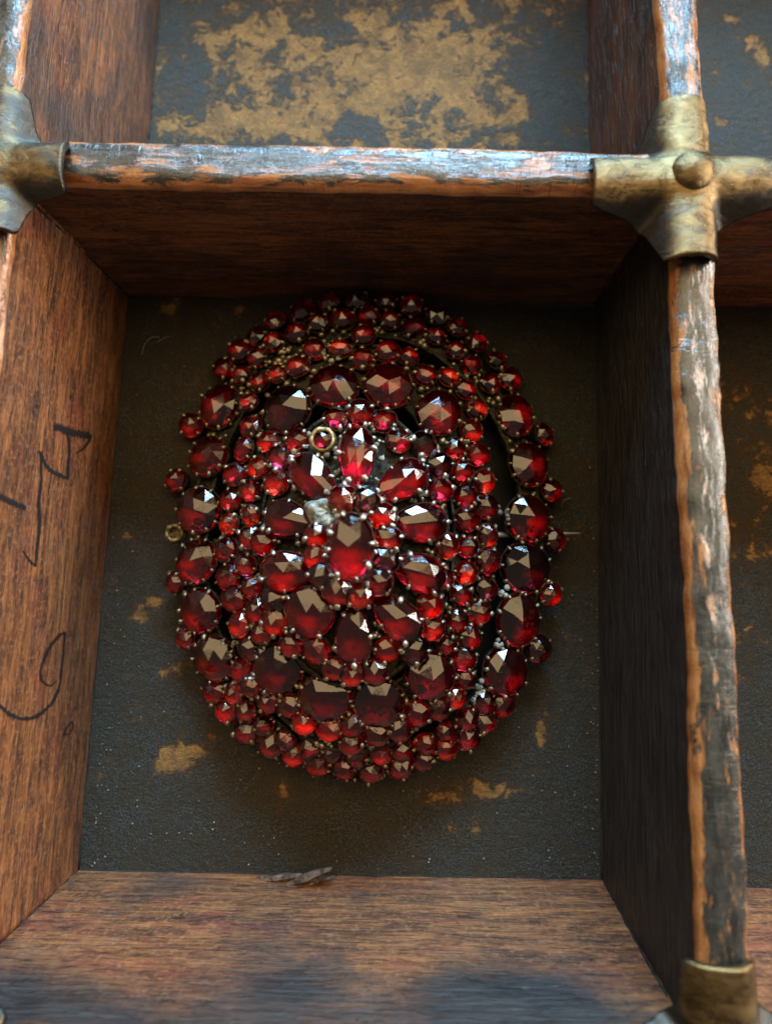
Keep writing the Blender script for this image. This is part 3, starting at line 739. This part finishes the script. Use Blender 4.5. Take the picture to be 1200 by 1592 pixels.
# bare settings: lost stones
def bezel(tier, x, y, r_, mat, label, h=0.10, gemcol=None, fill=True):
    E, zf, _, _ = TIERS[tier]; z = 0.6
    for _ in range(5): p = px(x, y, z); z = zf(p.x, p.y) + 0.10
    mb = MB(); rr = r_ * (CAM[2] - z) / FPX
    pts = lambda k, dz: [p - bc + V((k * rr * math.cos(2 * math.pi * i / 24), k * rr * math.sin(2 * math.pi * i / 24), dz + 0.012 * noise.noise(V((i * .5, x, 0))))) for i in range(24)]
    tube(mb, pts(1, 0.02), [0.027 * (1 + 0.5 * noise.noise(V((i * .6, y, 0)))) for i in range(24)], 6, True); tube(mb, pts(0.99, -0.05), 0.032, 6, True)
    if fill:
        mb.add([p - bc + V((0, 0, -0.04))] + pts(0.98, -0.02), [(0, 1 + i, 1 + (i + 1) % 24) for i in range(24)])
    o = link('bezel', mesh('bezel', mb.v, mb.f, True), mat, tier_obj[tier]); o['label'] = label
bezel('rosette_tier', 502, 684, 17, BEZEL, 'pale gilt bezel ring round a small square stone')
gem('rosette_tier', 502, 683, 12.5, 12, 20, 'd', lift=0.07, claw=False)
bezel('outer_tier', 273, 829, 12, GILT2, 'empty gilt setting on the left rim')
# corroded empty setting above left of the centre stone
p = px(509, 794, 1.47); na = 48; nr = 14; vs = []; fs = []
for k in range(nr + 1):
    for i in range(na):
        th = 2 * math.pi * i / na
        rr = (0.20 + 0.10 * noise.noise(V((math.cos(th) * 1.3, math.sin(th) * 1.3, 7))) + 0.03 * math.cos(2 * th - 1.2)) * k / nr
        x, y = rr * math.cos(th) * 1.15, rr * math.sin(th)
        z = 0.022 * noise.noise(V((x * 14, y * 14, 1))) + 0.022 * noise.noise(V((x * 40, y * 40, 1))) - 0.25 * (k / nr) ** 6 * 1.2 - 0.05 * math.exp(-((rr / 0.07) ** 2)) - 0.9 * (rr * 0.9) ** 2
        vs.append(p - bc + V((x, y, z)))
for k in range(nr):
    for i in range(na):
        j = (i + 1) % na; fs.append((k * na + i, (k + 1) * na + i, (k + 1) * na + j, k * na + j))
o = link('corroded_setting', mesh('corroded_setting', vs, fs, True), CRUST, tier_obj['centre_cluster'])
o['label'] = 'pale grey crusted setting that lost its stone'
# loose corrosion crust between stones
crust = {k: MB() for k in tier_obj}
for tier, x, y, n_, spread in [('rosette_tier', 530, 745, 8, 12), ('rosette_tier', 570, 745, 6, 12), ('rosette_tier', 588, 775, 6, 8), ('rosette_tier', 440, 955, 12, 14), ('rosette_tier', 512, 700, 7, 9),
        ('centre_cluster', 520, 790, 14, 18), ('rosette_tier', 475, 700, 6, 12), ('rosette_tier', 600, 700, 6, 14), ('rosette_tier', 640, 775, 5, 14), ('middle_tier', 345, 850, 6, 12), ('middle_tier', 510, 552, 10, 10),
        ('outer_tier', 790, 800, 8, 8), ('outer_tier', 775, 1000, 8, 10), ('outer_tier', 750, 1078, 12, 12), ('outer_tier', 345, 1065, 5, 12), ('outer_tier', 300, 915, 5, 12),
        ('outer_tier', 350, 1010, 8, 12), ('rosette_tier', 465, 990, 6, 10), ('outer_tier', 780, 925, 6, 10)]:
    iv_, if_ = ico(2)
    for _ in range(int(n_ * 1.1)):
        z = 0.6; xx = x + rg.gauss(0, spread * .8); yy = y + rg.gauss(0, spread * .8)
        for _k in range(4): q = px(xx, yy, z); z = TIERS[tier][1](q.x, q.y) + 0.05
        r_ = rg.uniform(0.010, 0.034); sd = rg.random() * 90
        crust[tier].add([q - bc + v * r_ * (1 + 0.5 * noise.noise(v * 1.6 + V((sd, 0, 0)))) for v in iv_], if_)
for k, mb in crust.items():
    if mb.v:
        o = link('corrosion_crust', mesh('corrosion_crust', mb.v, mb.f, True), CRUST, tier_obj[k]); o['kind'] = 'stuff'
# filigree grains covering the plates
for nm, (E, zf, r0, r1) in TIERS.items():
    mb = claws[nm]; iv_, if_ = ico(1)
    N = {'outer_tier': 330, 'middle_tier': 300, 'rosette_tier': 160, 'centre_cluster': 40}[nm]
    for _ in range(N):
        th = rg.uniform(0, 6.283); rr = math.sqrt(rg.uniform(max(r0, .5) ** 2, r1 ** 2))
        x = E[0] + E[2] * rr * math.cos(th); y = E[1] + E[3] * rr * math.sin(th); r_ = rg.uniform(0.018, 0.044)
        sd = rg.random() * 50; mb.add([V((x, y, zf(x, y) + 0.01)) - bc + v * r_ * (1 + 0.6 * noise.noise(v * 1.5 + V((sd, 0, 0)))) for v in iv_], if_)
for k in tier_obj:
    o = link('claw_beads', mesh('claw_beads', claws[k].v, claws[k].f, True), SILVER if k in ('rosette_tier', 'centre_cluster') else CLAW, tier_obj[k]); o['kind'] = 'stuff'
    me = mesh('setting_cups', cups[k][0].v, cups[k][0].f, True); me.materials.append(FOIL); me.materials.append(GILT)
    me.polygons.foreach_set('material_index', cups[k][1])
    o = link('setting_cups', me, None, tier_obj[k]); o['kind'] = 'stuff'
# pin behind the brooch; its tip shows at the right
mb = MB()
a = px(300, 842, 0.12) - bc; c = px(901, 829, 0.30) - bc
tube(mb, [a.lerp(c, i / 10) for i in range(11)], [0.032] * 9 + [0.028, 0.008], 8)
link('pin', mesh('pin', mb.v, mb.f, True), simple('steel_pin', (0.6, 0.58, 0.54, 1), 0.45, 0.4), brooch)
# low back plate on the paper, coloured near black as shade in the tier gaps
na = 96; vs = []; fs = []
for rr, z in ((0.0, 0.02), (0.86, 0.02), (0.89, 0.06), (0.86, 0.10), (0.0, 0.08)):
    for i in range(na):
        th = 2 * math.pi * i / na; vs.append(V((E_OUT[0] + E_OUT[2] * max(rr, 1e-3) * math.cos(th), E_OUT[1] + E_OUT[3] * max(rr, 1e-3) * math.sin(th), z)) - bc)
for k in range(4):
    for i in range(na):
        j = (i + 1) % na; fs.append((k * na + i, k * na + j, (k + 1) * na + j, (k + 1) * na + i))
link('back_plate', mesh('back_plate', vs, fs, True), simple('gap_shade_back', (0.006, 0.005, 0.004, 1), 0.7, 0.2), brooch)

# dust and lint lying in the compartment
mb = MB(); iv_, if_ = ico(1); rd = random.Random(5)
for _ in range(260):
    x = rd.uniform(150, 925); y = 1360 - abs(rd.gauss(0, 1)) * 330 if rd.random() < .75 else rd.uniform(470, 1350)
    if rd.random() < .3: x = rd.choice((930 - abs(rd.gauss(0, 10)), 140 + (1353 - y) * 0.087 + abs(rd.gauss(0, 10))))
    if y < 475: continue
    q = px(x, y, 0.012); r_ = rd.uniform(0.003, 0.009)
    mb.add([q + V((v.x * r_ * rd.uniform(.7, 1.3), v.y * r_, v.z * r_)) for v in iv_], if_)
for _ in range(7):
    q = px(rd.uniform(170, 915), rd.uniform(480, 1350), 0.02); th = rd.uniform(0, 6.28); L = rd.uniform(0.08, 0.3); cu = rd.uniform(-1.5, 1.5)
    pts = [q + V((math.cos(th + cu * i / 6) * L * i / 6, math.sin(th + cu * i / 6) * L * i / 6, 0.01 + 0.01 * math.sin(i))) for i in range(7)]
    tube(mb, pts, 0.002, 4)
DUST = simple('pale_dust', (0.30, 0.29, 0.26, 1), 0.9, 0.0, (0.5, 0.48, 0.43, 1), 5)
o = link('dust', mesh('dust', mb.v, mb.f), DUST); o['kind'] = 'stuff'; o['label'] = 'pale dust specks and lint scattered on the black paper floor'; o['category'] = 'dust'

# dark tubes standing in for the shaded gap lines at the compartment joints
GAP_SHADE = simple('joint_gap_shade', (0.006, 0.005, 0.004, 1), 0.8, 0.0, (0.03, 0.022, 0.015, 1), 16)
def seam(a, c, r_):
    n = 60; mb = MB()
    pts = [a.lerp(c, i / n) + V((noise.noise(V((i * .4, a.x, 0))), noise.noise(V((i * .4, a.y, 8))), 0)) * 0.008 for i in range(n + 1)]
    tube(mb, pts, [max(0.002, r_ * (0.7 + 0.9 * noise.noise(V((i * 0.33, c.x, c.y))))) for i in range(n + 1)], 6)
    link('joint_gap_shade', mesh('joint_gap_shade', mb.v, mb.f, True), GAP_SHADE, tray)
A_, B_, C_, D_ = px(200, 460), px(925, 470), px(935, 1367), px(122, 1353)
up = lambda p, x, y: V((x, y, HT - 0.1))
seam(A_, B_, 0.016); seam(B_, C_, 0.016); seam(C_, D_, 0.014); seam(D_, A_, 0.016)
for p, q in ((A_, V((VLX, px(300, 290, HT).y, HT - 0.1))), (B_, V((px(1043, 412, HT).x, px(900, 300, HT).y, HT - 0.1))),
             (C_, V((px(1083, 1490, HT).x, hb_hi[1].y, HT - 0.1))), (D_, V((VLX - 0.1, hb_hi[0].y, HT - 0.1)))):
    seam(p, q, 0.015)
seam(px(232, 215), px(250, 0), 0.014); seam(px(917, 230), px(912, 0), 0.014)
